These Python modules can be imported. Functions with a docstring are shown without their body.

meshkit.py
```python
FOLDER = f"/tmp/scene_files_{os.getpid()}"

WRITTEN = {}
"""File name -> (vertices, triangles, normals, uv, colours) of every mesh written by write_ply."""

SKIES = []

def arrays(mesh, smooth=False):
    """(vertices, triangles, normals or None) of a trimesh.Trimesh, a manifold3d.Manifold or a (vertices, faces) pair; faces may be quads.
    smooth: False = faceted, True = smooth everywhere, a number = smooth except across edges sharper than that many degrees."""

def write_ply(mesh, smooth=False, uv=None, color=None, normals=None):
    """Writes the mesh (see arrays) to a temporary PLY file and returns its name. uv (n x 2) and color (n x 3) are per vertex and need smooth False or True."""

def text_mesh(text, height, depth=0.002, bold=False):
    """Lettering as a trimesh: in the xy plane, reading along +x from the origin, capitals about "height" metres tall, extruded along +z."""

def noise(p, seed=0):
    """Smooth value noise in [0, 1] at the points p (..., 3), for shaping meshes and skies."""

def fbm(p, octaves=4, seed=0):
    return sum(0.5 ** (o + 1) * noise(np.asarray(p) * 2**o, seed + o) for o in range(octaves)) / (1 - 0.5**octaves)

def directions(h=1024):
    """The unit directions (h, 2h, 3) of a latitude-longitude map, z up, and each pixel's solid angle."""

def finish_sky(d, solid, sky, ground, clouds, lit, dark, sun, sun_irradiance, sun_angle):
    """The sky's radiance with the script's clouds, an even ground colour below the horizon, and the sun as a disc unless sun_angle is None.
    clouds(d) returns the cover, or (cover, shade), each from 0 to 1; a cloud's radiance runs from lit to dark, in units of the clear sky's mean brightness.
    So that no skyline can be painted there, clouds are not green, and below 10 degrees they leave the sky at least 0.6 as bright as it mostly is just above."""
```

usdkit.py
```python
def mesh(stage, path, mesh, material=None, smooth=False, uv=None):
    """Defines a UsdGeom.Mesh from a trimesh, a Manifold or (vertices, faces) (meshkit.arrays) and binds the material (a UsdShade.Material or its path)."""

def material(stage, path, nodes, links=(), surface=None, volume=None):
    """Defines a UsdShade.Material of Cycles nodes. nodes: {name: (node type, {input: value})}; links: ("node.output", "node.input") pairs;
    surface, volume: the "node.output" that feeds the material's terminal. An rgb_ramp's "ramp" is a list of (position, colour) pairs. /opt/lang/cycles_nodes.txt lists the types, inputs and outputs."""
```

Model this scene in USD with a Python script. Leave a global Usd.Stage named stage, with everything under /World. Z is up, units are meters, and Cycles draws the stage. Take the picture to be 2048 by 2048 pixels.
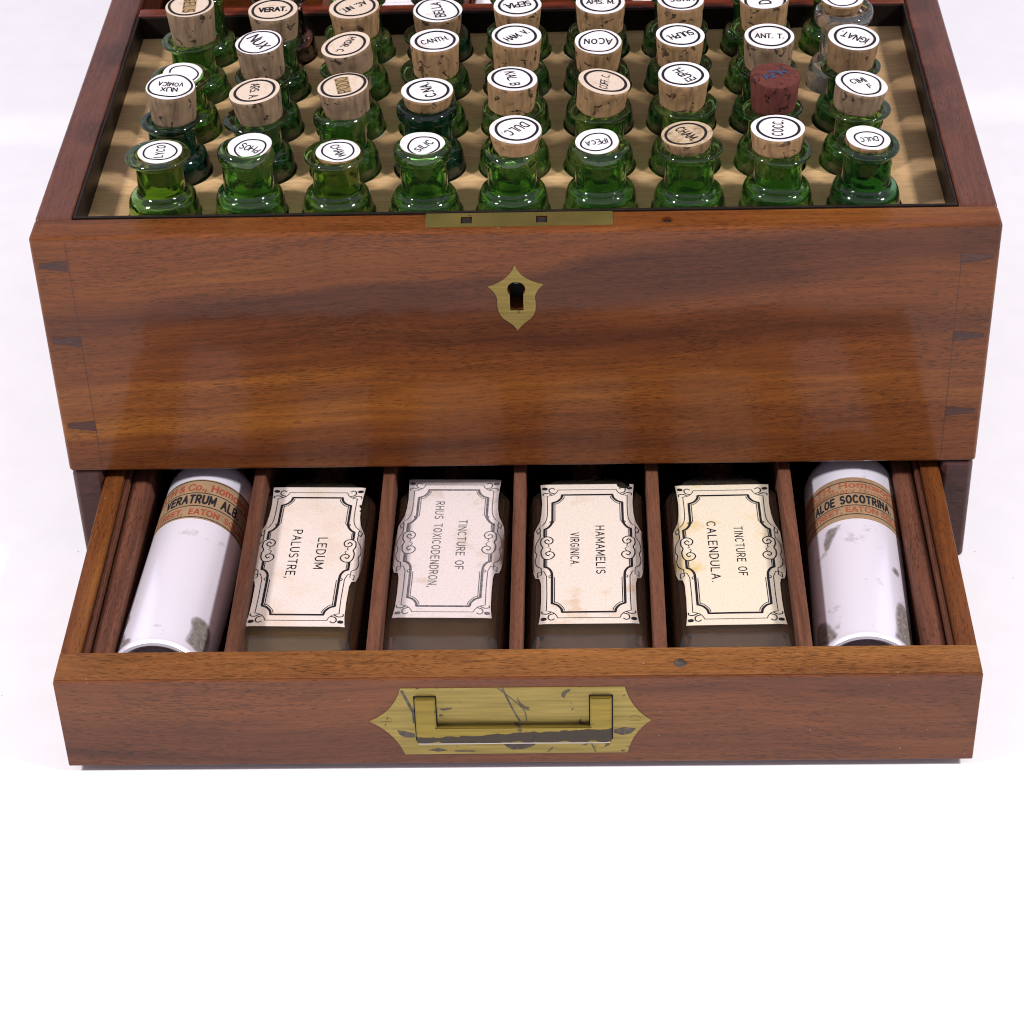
import math, random
import numpy as np, trimesh, usdkit, meshkit
import manifold3d as m3
from manifold3d import Manifold
from shapely.geometry import Polygon, LineString, Point, box as sbox
from shapely.ops import unary_union
from shapely import affinity
from pxr import Usd, UsdGeom, UsdLux, UsdShade, Gf, Sdf

stage = Usd.Stage.CreateInMemory()
UsdGeom.SetStageUpAxis(stage, 'Z'); UsdGeom.SetStageMetersPerUnit(stage, 1.0)
world = UsdGeom.Xform.Define(stage, '/World'); UsdGeom.Scope.Define(stage, '/World/Looks')
rng = random.Random(7)
MM = 0.001

# ------------------------------------------------------------------ camera (fitted to the photograph)
CAM = np.array([0.01784, -0.53488, 0.32057]); PITCH, YAW, ROLL = 37.805, -2.2025, -1.9855
def camera():
    th, ya, ro = map(math.radians, (PITCH, YAW, ROLL))
    f = np.array([math.sin(ya) * math.cos(th), math.cos(ya) * math.cos(th), -math.sin(th)])
    r = np.array([math.cos(ya), -math.sin(ya), 0.0]); u = np.cross(r, f)
    r, u = r * math.cos(ro) + u * math.sin(ro), u * math.cos(ro) - r * math.sin(ro)
    c = UsdGeom.Camera.Define(stage, '/World/camera')
    M = Gf.Matrix4d(*r, 0, *u, 0, *(-f), 0, *CAM, 1)
    c.AddTransformOp().Set(M)
    c.CreateHorizontalApertureAttr(36.0); c.CreateVerticalApertureAttr(36.0)
    c.CreateFocalLengthAttr(36.0 * 4652.3 / 2048)
    c.CreateFStopAttr(45.0); c.CreateFocusDistanceAttr(0.625)
    c.CreateClippingRangeAttr(Gf.Vec2f(0.01, 100))
    c.CreateExposureAttr(0.0)
camera()

# ------------------------------------------------------------------ light: two lamps left and right in front, pale room fill
FILL = 0.61
LAMP = 30.0
dome = UsdLux.DomeLight.Define(stage, '/World/room_fill')
usdkit_mat = usdkit.material(stage, '/World/Looks/room_fill', {'b': ('background_shader', {'color': (0.90, 0.855, 1.0), 'strength': FILL})}, surface='b.background')
UsdShade.MaterialBindingAPI.Apply(dome.GetPrim()).Bind(usdkit_mat)
def lamp(name, pos, target, size, inten, col):
    l = UsdLux.RectLight.Define(stage, '/World/' + name)
    l.CreateWidthAttr(size); l.CreateHeightAttr(size); l.CreateIntensityAttr(inten); l.CreateColorAttr(Gf.Vec3f(*col))
    p, t = np.array(pos, float), np.array(target, float)
    z = p - t; z /= np.linalg.norm(z); x = np.cross([0, 1, 0], z); x /= np.linalg.norm(x); y = np.cross(z, x)
    l.AddTransformOp().Set(Gf.Matrix4d(*x, 0, *y, 0, *z, 0, *p, 1))
lamp('studio_lamp', (1.23, -0.48, 1.08), (0, 0, -0.08), 0.19, LAMP * 6.3 * 1.57, (1.0, 0.975, 0.95))
lamp('studio_lamp_001', (-1.23, -0.54, 1.08), (0, 0, -0.08), 0.19, LAMP * 6.3 * 1.57, (1.0, 0.975, 0.95))

# ------------------------------------------------------------------ naming helpers
used = {}
def numbered(path):
    n = used.get(path, 0); used[path] = n + 1
    return path if n == 0 else f'{path}_{n:03d}'
def setd(prim, **k):
    for a, b in k.items():
        if b: prim.SetCustomDataByKey(a, b)
ORIGIN = {}
def thing(name, label, cat, loc, group=None):
    p = numbered('/World/' + name); x = UsdGeom.Xform.Define(stage, p); x.AddTranslateOp().Set(Gf.Vec3d(*map(float, loc)))
    setd(x.GetPrim(), label=label, category=cat, group=group); ORIGIN[p] = np.array(loc, float)
    return p
def tris(mesh):
    if hasattr(mesh, 'to_mesh'):
        m = mesh.to_mesh(); return np.array(m.vert_properties[:, :3], float), np.array(m.tri_verts, int)
    if isinstance(mesh, tuple):
        v, f = np.asarray(mesh[0], float), np.asarray(mesh[1], int)
        if f.shape[1] == 4: f = np.vstack([f[:, [0, 1, 2]], f[:, [0, 2, 3]]])
        return v, f
    return np.array(mesh.vertices, float), np.array(mesh.faces, int)
def obj(name, mesh, mat, parent, smooth=35, label=None, **k):
    """One mesh prim, given in world coordinates, under parent (a thing or a part)."""
    p = numbered(parent + '/' + name); o = ORIGIN[parent]; ORIGIN[p] = o
    v, f = tris(mesh)
    g = usdkit.mesh(stage, p, trimesh.Trimesh(v - o, f, process=False), mat, smooth=smooth)
    setd(g.GetPrim(), label=label, **k)
    return p
def join(*ms):
    V, F, n = [], [], 0
    for m in ms:
        v, f = tris(m); V.append(v); F.append(f + n); n += len(v)
    return np.vstack(V), np.vstack(F)

# ------------------------------------------------------------------ shape helpers (all in metres, rim top z = 0, front face y = 0)
def rbox(x0, x1, y0, y1, z0, z1, r=0.0006, seg=12):
    x0, x1, y0, y1, z0, z1 = [a * MM for a in (x0, x1, y0, y1, z0, z1)]; r = min(r, (x1 - x0) / 2.1, (y1 - y0) / 2.1, (z1 - z0) / 2.1)
    s = Manifold.sphere(r, seg)
    return Manifold.batch_hull([s.translate((x, y, z)) for x in (x0 + r, x1 - r) for y in (y0 + r, y1 - r) for z in (z0 + r, z1 - r)])
def poly_mesh(shape, h, z0=0.0):
    gs = [g for g in getattr(shape, 'geoms', [shape]) if g.geom_type == 'Polygon' and g.area > 1e-14]
    out = [tris(trimesh.creation.extrude_polygon(g, h, engine='earcut')) for g in gs]
    v, f = join(*out); v[:, 2] += z0
    return v, f
def plate_front(shape_mm, y_mm, t_mm):
    """Extrudes an (x, z) shape towards the viewer (-y) from y_mm by t_mm."""
    v, f = poly_mesh(affinity.scale(shape_mm, MM, MM, origin=(0, 0)), t_mm * MM)
    return np.stack([v[:, 0], y_mm * MM - v[:, 2], v[:, 1]], 1), f
def plate_flat(shape_mm, z_mm, t_mm):
    v, f = poly_mesh(affinity.scale(shape_mm, MM, MM, origin=(0, 0)), t_mm * MM, z_mm * MM)
    return v, f
def lathe(profile, seg=48):
    """Closed profile [(r, z), ...] revolved about z, given as a loop from outside to inside; radius-0 ends welded."""
    P = np.array(profile, float); n = len(P); a = np.arange(seg) * 2 * np.pi / seg
    v = np.stack([P[:, None, 0] * np.cos(a), P[:, None, 0] * np.sin(a), np.broadcast_to(P[:, None, 1], (n, seg))], -1).reshape(-1, 3)
    i, j = np.meshgrid(np.arange(n - 1), np.arange(seg), indexing='ij')
    q = np.stack([i * seg + j, i * seg + (j + 1) % seg, (i + 1) * seg + (j + 1) % seg, (i + 1) * seg + j], -1).reshape(-1, 4)
    f = np.vstack([q[:, [0, 1, 2]], q[:, [0, 2, 3]]])
    m = trimesh.Trimesh(v, f, process=False); m.merge_vertices(); m.update_faces(m.nondegenerate_faces())
    return np.array(m.vertices), np.array(m.faces)
def bez(p0, p1, p2, n):
    t = np.linspace(0, 1, n)[:, None]; p0, p1, p2 = map(np.array, (p0, p1, p2))
    return [tuple(q) for q in (1 - t) ** 2 * p0 + 2 * t * (1 - t) * p1 + t * t * p2]
def spline(pts, n=8):
    P = np.array(pts, float); P = np.vstack([2 * P[0] - P[1], P, 2 * P[-1] - P[-2]]); out = []
    for i in range(1, len(P) - 2):
        for t in np.linspace(0, 1, n, endpoint=False):
            a, b, c, d = P[i - 1], P[i], P[i + 1], P[i + 2]
            out.append(0.5 * (2 * b + (c - a) * t + (2 * a - 5 * b + 4 * c - d) * t * t + (3 * b - a - 3 * c + d) * t ** 3))
    out.append(P[-2]); return np.array(out)

def prism(shape_mm, t_mm):
    """An (x, z) outline as a Manifold standing between y = 0 and y = -t."""
    from shapely.geometry.polygon import orient
    P = np.array(orient(shape_mm, 1.0).exterior.coords)[:-1] * MM
    return Manifold.extrude(m3.CrossSection([P]), t_mm * MM).rotate((90, 0, 0))

# ------------------------------------------------------------------ stroke lettering
def arc(cx, cy, rx, ry, a0, a1, n=9):
    return [(cx + rx * math.cos(math.radians(a)), cy + ry * math.sin(math.radians(a))) for a in np.linspace(a0, a1, n)]
G = {
 'A': (.68, [[(0, 0), (.34, 1), (.68, 0)], [(.13, .36), (.55, .36)]]),
 'B': (.6, [[(0, 0), (0, 1)], [(0, 1), (.28, 1)] + arc(.28, .76, .27, .24, 90, -90) + [(0, .52)], [(.28, .52)] + arc(.3, .26, .3, .26, 90, -90) + [(0, 0)]]),
 'C': (.64, [arc(.34, .5, .34, .5, 48, 312, 13)]),
 'D': (.64, [[(0, 0), (0, 1), (.2, 1)] + arc(.24, .5, .4, .5, 90, -90, 11) + [(0, 0)]]),
 'E': (.54, [[(.54, 1), (0, 1), (0, 0), (.54, 0)], [(0, .52), (.46, .52)]]),
 'F': (.52, [[(.52, 1), (0, 1), (0, 0)], [(0, .5), (.42, .5)]]),
 'G': (.68, [arc(.35, .5, .35, .5, 48, 330, 13) + [(.66, .45), (.4, .45)]]),
 'H': (.62, [[(0, 0), (0, 1)], [(.62, 0), (.62, 1)], [(0, .51), (.62, .51)]]),
 'I': (.02, [[(.01, 0), (.01, 1)]]),
 'K': (.6, [[(0, 0), (0, 1)], [(.58, 1), (0, .4)], [(.2, .6), (.6, 0)]]),
 'L': (.5, [[(0, 1), (0, 0), (.5, 0)]]),
 'M': (.76, [[(0, 0), (0, 1), (.38, .2), (.76, 1), (.76, 0)]]),
 'N': (.62, [[(0, 0), (0, 1), (.62, 0), (.62, 1)]]),
 'O': (.7, [arc(.35, .5, .35, .5, 0, 360, 19)]),
 'P': (.56, [[(0, 0), (0, 1), (.26, 1)] + arc(.27, .73, .29, .27, 90, -90) + [(0, .46)]]),
 'Q': (.7, [arc(.35, .5, .35, .5, 0, 360, 19), [(.42, .25), (.72, -.05)]]),
 'R': (.58, [[(0, 0), (0, 1), (.26, 1)] + arc(.27, .74, .28, .26, 90, -90) + [(0, .48)], [(.25, .48), (.58, 0)]]),
 'S': (.56, [arc(.28, .75, .26, .25, 40, 270, 9) + arc(.28, .25, .28, .25, 90, -140, 9)]),
 'T': (.6, [[(0, 1), (.6, 1)], [(.3, 1), (.3, 0)]]),
 'U': (.62, [[(0, 1), (0, .32)] + arc(.31, .31, .31, .31, 180, 360) + [(.62, 1)]]),
 'V': (.64, [[(0, 1), (.32, 0), (.64, 1)]]),
 'X': (.6, [[(0, 0), (.6, 1)], [(0, 1), (.6, 0)]]),
 'Y': (.6, [[(0, 1), (.3, .48), (.6, 1)], [(.3, .48), (.3, 0)]]),
 '.': (.06, [[(.03, .03), (.04, .05)]]), ',': (.08, [[(.06, .06), (.0, -.16)]]), ' ': (.34, []),
}
def lettering(text, h, gap=.22, thick=.14, wide=1.0, hand=0.0, seed=1):
    """Text as a shapely shape, capitals h tall, centred on the origin."""
    r = random.Random(seed); x = 0; lines = []
    for ch in text:
        w, strokes = G[ch]
        dx, dy, rot, sc = [hand * r.uniform(-1, 1) for _ in range(4)]
        for s in strokes:
            P = np.array(s, float)
            if hand: P = P + np.array([[r.uniform(-1, 1), r.uniform(-1, 1)] for _ in P]) * (.045 * hand if len(P) < 6 else .012 * hand)
            P = (P - [w / 2, .5]) * (1 + .12 * sc); c, q = math.cos(.16 * rot), math.sin(.16 * rot)
            P = P @ np.array([[c, q], [-q, c]]) + [w / 2, .5 + .08 * dy]
            lines.append(LineString(np.stack([(P[:, 0] + x) * wide, P[:, 1]], 1)))
        x += w + gap
    s = unary_union([l.buffer(thick / 2, quad_segs=3) for l in lines])
    b = s.bounds
    s = affinity.translate(s, -(b[0] + b[2]) / 2, -.5)
    return affinity.scale(s, h, h, origin=(0, 0)).simplify(h * .012)
def fit_text(text, wmax, h, **k):
    s = lettering(text, h, **k); w = s.bounds[2] - s.bounds[0]
    return affinity.scale(s, min(1, wmax / w), min(1, max(.6, wmax / w * 1.25)), origin=(0, 0)) if w > wmax else s

# ------------------------------------------------------------------ materials
def mat(name, nodes, links=(), surface=None):
    return usdkit.material(stage, '/World/Looks/' + name, nodes, links, surface=surface)
def wood(name, axis, dark, mid, light, rough=.32, coat=.0, coat_rough=.12, bands=30, seed=0.0, tilt=(0, 0, 0), pore=.55, spec=.4, bump=.15, fibre=.75, warp=.012):
    st = lambda a, b: tuple(a if i == axis else b for i in range(3))
    nodes = {
     'g': ('geometry', {}),
     'w0': ('noise_texture', {'scale': 11.0, 'detail': 2.0}), 'w1': ('vector_math', {'math_type': 'subtract', 'vector2': (.5, .5, .5)}),
     'w2': ('vector_math', {'math_type': 'scale', 'scale': warp}), 'w3': ('vector_math', {'math_type': 'add'}),
     'm0': ('mapping', {'rotation': tilt, 'location': (seed, seed * .7, seed * .3)}),
     'mb': ('mapping', {'scale': st(2.0, bands)}), 'nb': ('noise_texture', {'scale': 1.0, 'detail': 3.0, 'roughness': .55, 'distortion': .4}),
     'mf': ('mapping', {'scale': st(34, 900)}), 'nf': ('noise_texture', {'scale': 1.0, 'detail': 4.0, 'roughness': .65}),
     'mp': ('mapping', {'scale': st(360, 4300)}), 'np': ('noise_texture', {'scale': 1.0, 'detail': 1.0}),
     'mq': ('mapping', {'scale': st(30, 90)}), 'nq': ('noise_texture', {'scale': 1.0, 'detail': 2.0}),
     'rb': ('rgb_ramp', {'ramp': [(0.33, dark), (0.45, mid), (0.54, mid), (0.68, light)]}),
     'rf': ('rgb_ramp', {'ramp': [(0.3, (fibre,) * 3), (0.7, (1.22,) * 3)]}),
     'mul': ('mix_color', {'blend_type': 'multiply', 'fac': 1.0, 'use_clamp': False}),
     'pa': ('math', {'math_type': 'multiply_add', 'value2': .34, 'value3': -.12}), 'pb': ('math', {'math_type': 'add'}),
     'rp': ('map_range', {'from_min': .60, 'from_max': .70, 'to_min': 0, 'to_max': pore, 'clamp': True}),
     'pm': ('mix_color', {'blend_type': 'mix', 'b': tuple(c * .28 for c in dark)}),
     'bm': ('bump', {'strength': bump, 'distance': .0004, 'invert': True}), 'nw': ('noise_texture', {'scale': 75.0, 'detail': 1.0}), 'bw': ('bump', {'strength': .35, 'distance': .0005}),
     'ns': ('noise_texture', {'scale': 900.0, 'detail': 1.0}), 'rs': ('map_range', {'from_min': .80, 'from_max': .86, 'to_min': 0, 'to_max': .55, 'clamp': True}), 'sm': ('mix_color', {'b': (.42, .34, .29)}),
     'p': ('principled_bsdf', {'roughness': rough, 'coat_weight': coat, 'coat_roughness': coat_rough, 'coat_ior': 1.5, 'specular_ior_level': spec}),
    }
    links = [('g.position', 'w0.vector'), ('w0.color', 'w1.vector1'), ('w1.vector', 'w2.vector1'), ('w2.vector', 'w3.vector1'), ('g.position', 'w3.vector2'),
     ('w3.vector', 'm0.vector'), ('m0.vector', 'mb.vector'), ('mb.vector', 'nb.vector'), ('m0.vector', 'mf.vector'), ('mf.vector', 'nf.vector'),
     ('m0.vector', 'mp.vector'), ('mp.vector', 'np.vector'), ('m0.vector', 'mq.vector'), ('mq.vector', 'nq.vector'),
     ('nb.fac', 'rb.fac'), ('nf.fac', 'rf.fac'), ('rb.color', 'mul.a'), ('rf.color', 'mul.b'),
     ('nq.fac', 'pa.value1'), ('pa.value', 'pb.value1'), ('np.fac', 'pb.value2'), ('pb.value', 'rp.value'),
     ('mul.result', 'pm.a'), ('rp.result', 'pm.fac'), ('pm.result', 'sm.a'), ('g.position', 'ns.vector'), ('ns.fac', 'rs.value'), ('rs.result', 'sm.fac'), ('sm.result', 'p.base_color'),
     ('g.position', 'nw.vector'), ('nw.fac', 'bw.height'), ('bw.normal', 'bm.normal'), ('bw.normal', 'p.coat_normal'), ('rp.result', 'bm.height'), ('bm.normal', 'p.normal')]
    return mat(name, nodes, links, 'p.BSDF')
D, Mi, Li = (.062, .0175, .0060), (.117, .0340, .0074), (.190, .064, .0098)
W_FRONT = wood('front_wood', 0, D, Mi, Li, rough=.4, coat=.31, coat_rough=.09, bands=44, seed=.31, tilt=(0, .05, 0), pore=.5, spec=.12)
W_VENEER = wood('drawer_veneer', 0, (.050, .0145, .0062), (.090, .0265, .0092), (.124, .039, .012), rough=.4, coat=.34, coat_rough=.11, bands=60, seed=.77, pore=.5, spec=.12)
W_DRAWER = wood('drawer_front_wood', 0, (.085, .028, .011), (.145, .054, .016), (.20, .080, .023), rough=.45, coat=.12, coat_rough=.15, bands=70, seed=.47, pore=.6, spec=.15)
W_SIDE = wood('side_wood', 1, (.045, .013, .008), (.082, .0245, .0125), (.115, .037, .017), rough=.4, coat=.5, coat_rough=.12, bands=45, seed=.11, spec=.15, pore=.5)
W_RIM = wood('drawer_side_wood', 1, (.055, .016, .005), (.105, .032, .0085), (.15, .052, .012), rough=.45, coat=.2, coat_rough=.15, bands=70, seed=.52, spec=.15)
W_LINER = wood('liner_wood', 1, (.06, .022, .014), (.10, .036, .021), (.15, .06, .034), rough=.6, bands=160, seed=.2, spec=.2)
W_PART = wood('partition_wood', 1, (.075, .028, .016), (.108, .043, .025), (.145, .060, .035), rough=.55, bands=160, seed=.4, spec=.2, pore=.35)
W_LOWER = wood('lower_wood', 0, (.030, .011, .010), (.05, .018, .0145), (.07, .025, .018), rough=.42, coat=.3, coat_rough=.15, bands=60, seed=.9, spec=.15)
W_RED = wood('red_wood', 0, (.07, .012, .006), (.12, .021, .009), (.16, .033, .012), rough=.4, coat=.2, bands=50, seed=.6)
W_BOARD = wood('board_wood', 0, (.325, .203, .100), (.375, .238, .121), (.425, .276, .143), rough=.75, bands=40, seed=.25, pore=.25, spec=.15, bump=.08, fibre=.93)
W_FLOOR = wood('drawer_floor_wood', 1, (.05, .016, .008), (.08, .027, .012), (.10, .036, .016), rough=.6, bands=60, seed=.15, spec=.2)
W_DARK = wood('dovetail_wood', 0, (.030, .010, .0075), (.044, .0145, .0095), (.056, .019, .011), rough=.4, coat=.4, coat_rough=.1, bands=200, seed=.8, spec=.15)
def plain(name, col, rough=.5, spec=.5, metal=0.0, var=.0, scale=300, **k):
    nodes = {'g': ('geometry', {}), 'n': ('noise_texture', {'scale': scale, 'detail': 3.0}),
             'r': ('rgb_ramp', {'ramp': [(.3, tuple(c * (1 - var) for c in col)), (.7, tuple(min(1, c * (1 + var)) for c in col))]}),
             'p': ('principled_bsdf', {'roughness': rough, 'specular_ior_level': spec, 'metallic': metal, **k})}
    return mat(name, nodes, [('g.position', 'n.vector'), ('n.fac', 'r.fac'), ('r.color', 'p.base_color')], 'p.BSDF')
M_LINING = plain('black_lining', (.009, .0055, .0045), .45, .2, var=.4)
M_INK = plain('black_ink', (.012, .011, .014), .6, .2)
M_BLUEINK = plain('blue_ink', (.03, .045, .10), .7, .2, var=.5, scale=900)
M_RED = plain('red_ink', (.24, .040, .018), .7, .2, var=.25, scale=900)
M_BROWNRED = plain('faded_red_ink', (.24, .058, .026), .7, .2, var=.25, scale=900)
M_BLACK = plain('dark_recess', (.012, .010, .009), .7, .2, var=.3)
M_PEWTER = plain('old_iron', (.10, .085, .075), .45, .5, metal=.6, var=.5, scale=900)
M_TARNISH_NOTCH = plain('tarnish', (.070, .056, .040), .6, .3, var=.5, scale=700)
M_DUST = plain('dust', (.30, .27, .26), .9, .2)
def paper(name, col, stain, lo=.56, hi=.75, scale=70, seed=0.0):
    nodes = {'g': ('geometry', {}), 'm': ('mapping', {'location': (seed, seed * 2, 0)}),
             'n': ('noise_texture', {'scale': scale, 'detail': 4.0, 'roughness': .6}), 'f': ('noise_texture', {'scale': 1700.0, 'detail': 2.0}),
             'a': ('map_range', {'from_min': lo, 'from_max': hi, 'to_min': 0, 'to_max': 1, 'clamp': True}), 'x': ('mix_color', {'a': col, 'b': stain}),
             'r': ('rgb_ramp', {'ramp': [(.28, (.86, .84, .82)), (.5, (1, 1, 1))]}), 'y': ('mix_color', {'blend_type': 'multiply', 'fac': 1.0}),
             'p': ('principled_bsdf', {'roughness': .62, 'specular_ior_level': .25})}
    return mat(name, nodes, [('g.position', 'm.vector'), ('m.vector', 'n.vector'), ('m.vector', 'f.vector'), ('n.fac', 'a.value'), ('a.result', 'x.fac'),
                             ('x.result', 'y.a'), ('f.fac', 'r.fac'), ('r.color', 'y.b'), ('y.result', 'p.base_color')], 'p.BSDF')
P_WHITE = paper('cork_paper_white', (.62, .59, .625), (.42, .34, .25), .55, .85, 240)
P_CREAM = paper('cork_paper_cream', (.51, .41, .335), (.36, .25, .15), .55, .85, 240, .3)
P_TAN = paper('cork_paper_worn', (.40, .30, .20), (.20, .13, .07), .45, .7, 500, .6)
P_STRIP = paper('pasted_strip', (.27, .18, .09), (.19, .12, .06), .5, .8, 300, .9)
P_KRAFT = paper('tin_label_paper', (.25, .162, .094), (.17, .10, .055), .45, .8, 160, .4)
def cork(name, col, seed):
    nodes = {'g': ('geometry', {}), 'o': ('object_info', {}), 's': ('vector_math', {'math_type': 'scale', 'vector1': (3.1, 1.7, 2.3)}), 'ad': ('vector_math', {'math_type': 'add'}),
             'ms': ('mapping', {'scale': (620, 620, 90), 'location': (seed, 0, 0)}), 'ns': ('noise_texture', {'scale': 1.0, 'detail': 4.0, 'roughness': .6}),
             'mp': ('mapping', {'scale': (330, 330, 300)}), 'np': ('noise_texture', {'scale': 1.0, 'detail': 3.0, 'roughness': .55, 'distortion': .6}),
             'rs': ('rgb_ramp', {'ramp': [(.28, tuple(c * .5 for c in col)), (.48, col), (.72, tuple(c * 1.35 for c in col))]}),
             'rp': ('map_range', {'from_min': .605, 'from_max': .675, 'to_min': 0, 'to_max': .9, 'clamp': True}),
             'x': ('mix_color', {'b': tuple(c * .14 for c in col)}), 'b': ('bump', {'invert': True, 'strength': .7, 'distance': .0006}),
             'p': ('principled_bsdf', {'roughness': .8, 'specular_ior_level': .2})}
    return mat(name, nodes, [('o.random', 's.scale'), ('g.position', 'ad.vector1'), ('s.vector', 'ad.vector2'), ('ad.vector', 'ms.vector'), ('ms.vector', 'ns.vector'), ('ad.vector', 'mp.vector'), ('mp.vector', 'np.vector'),
                             ('ns.fac', 'rs.fac'), ('np.fac', 'rp.value'), ('rs.color', 'x.a'), ('rp.result', 'x.fac'), ('x.result', 'p.base_color'), ('rp.result', 'b.height'), ('b.normal', 'p.normal')], 'p.BSDF')
C_TAN, C_GREY, C_RED, C_BROWN = cork('cork_tan', (.200, .118, .057), 0), cork('cork_grey', (.150, .098, .059), .4), cork('cork_stained_red', (.080, .021, .016), .7), cork('cork_brown', (.150, .089, .044), .2)
def glass(name, col, rough=.0, ior=1.5, bump=.25, haze=0.0):
    nodes = {'g': ('geometry', {}), 'n': ('noise_texture', {'scale': 160.0, 'detail': 2.0}), 'b': ('bump', {'strength': bump, 'distance': .0012}),
             'p': ('principled_bsdf', {'base_color': col, 'roughness': rough, 'transmission_weight': 1.0 - haze, 'ior': ior})}
    return mat(name, nodes, [('g.position', 'n.vector'), ('n.fac', 'b.height'), ('b.normal', 'p.normal')], 'p.BSDF')
GL_GREEN = glass('green_glass', (.31, .70, .19), haze=.014); GL_OLIVE = glass('olive_green_glass', (.38, .68, .17), haze=.012); GL_DARK = glass('dark_green_glass', (.15, .44, .16), haze=.012)
GL_TEAL = glass('blue_green_glass', (.08, .31, .23), haze=.012); GL_CLEAR = glass('clear_glass', (.98, .975, .99), bump=.03, haze=.025); GL_GREY = glass('grey_glass', (.55, .47, .47)); GL_FLINT = glass('flint_glass', (.80, .68, .54), bump=.03, haze=.02)
L_OLIVE = mat('olive_tincture', {'p': ('principled_bsdf', {'base_color': (.20, .145, .042), 'roughness': .05, 'transmission_weight': .25, 'ior': 1.34})}, (), 'p.BSDF')
L_BROWN = mat('brown_tincture', {'p': ('principled_bsdf', {'base_color': (.130, .080, .052), 'roughness': .05, 'transmission_weight': .25, 'ior': 1.34})}, (), 'p.BSDF')
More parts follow.
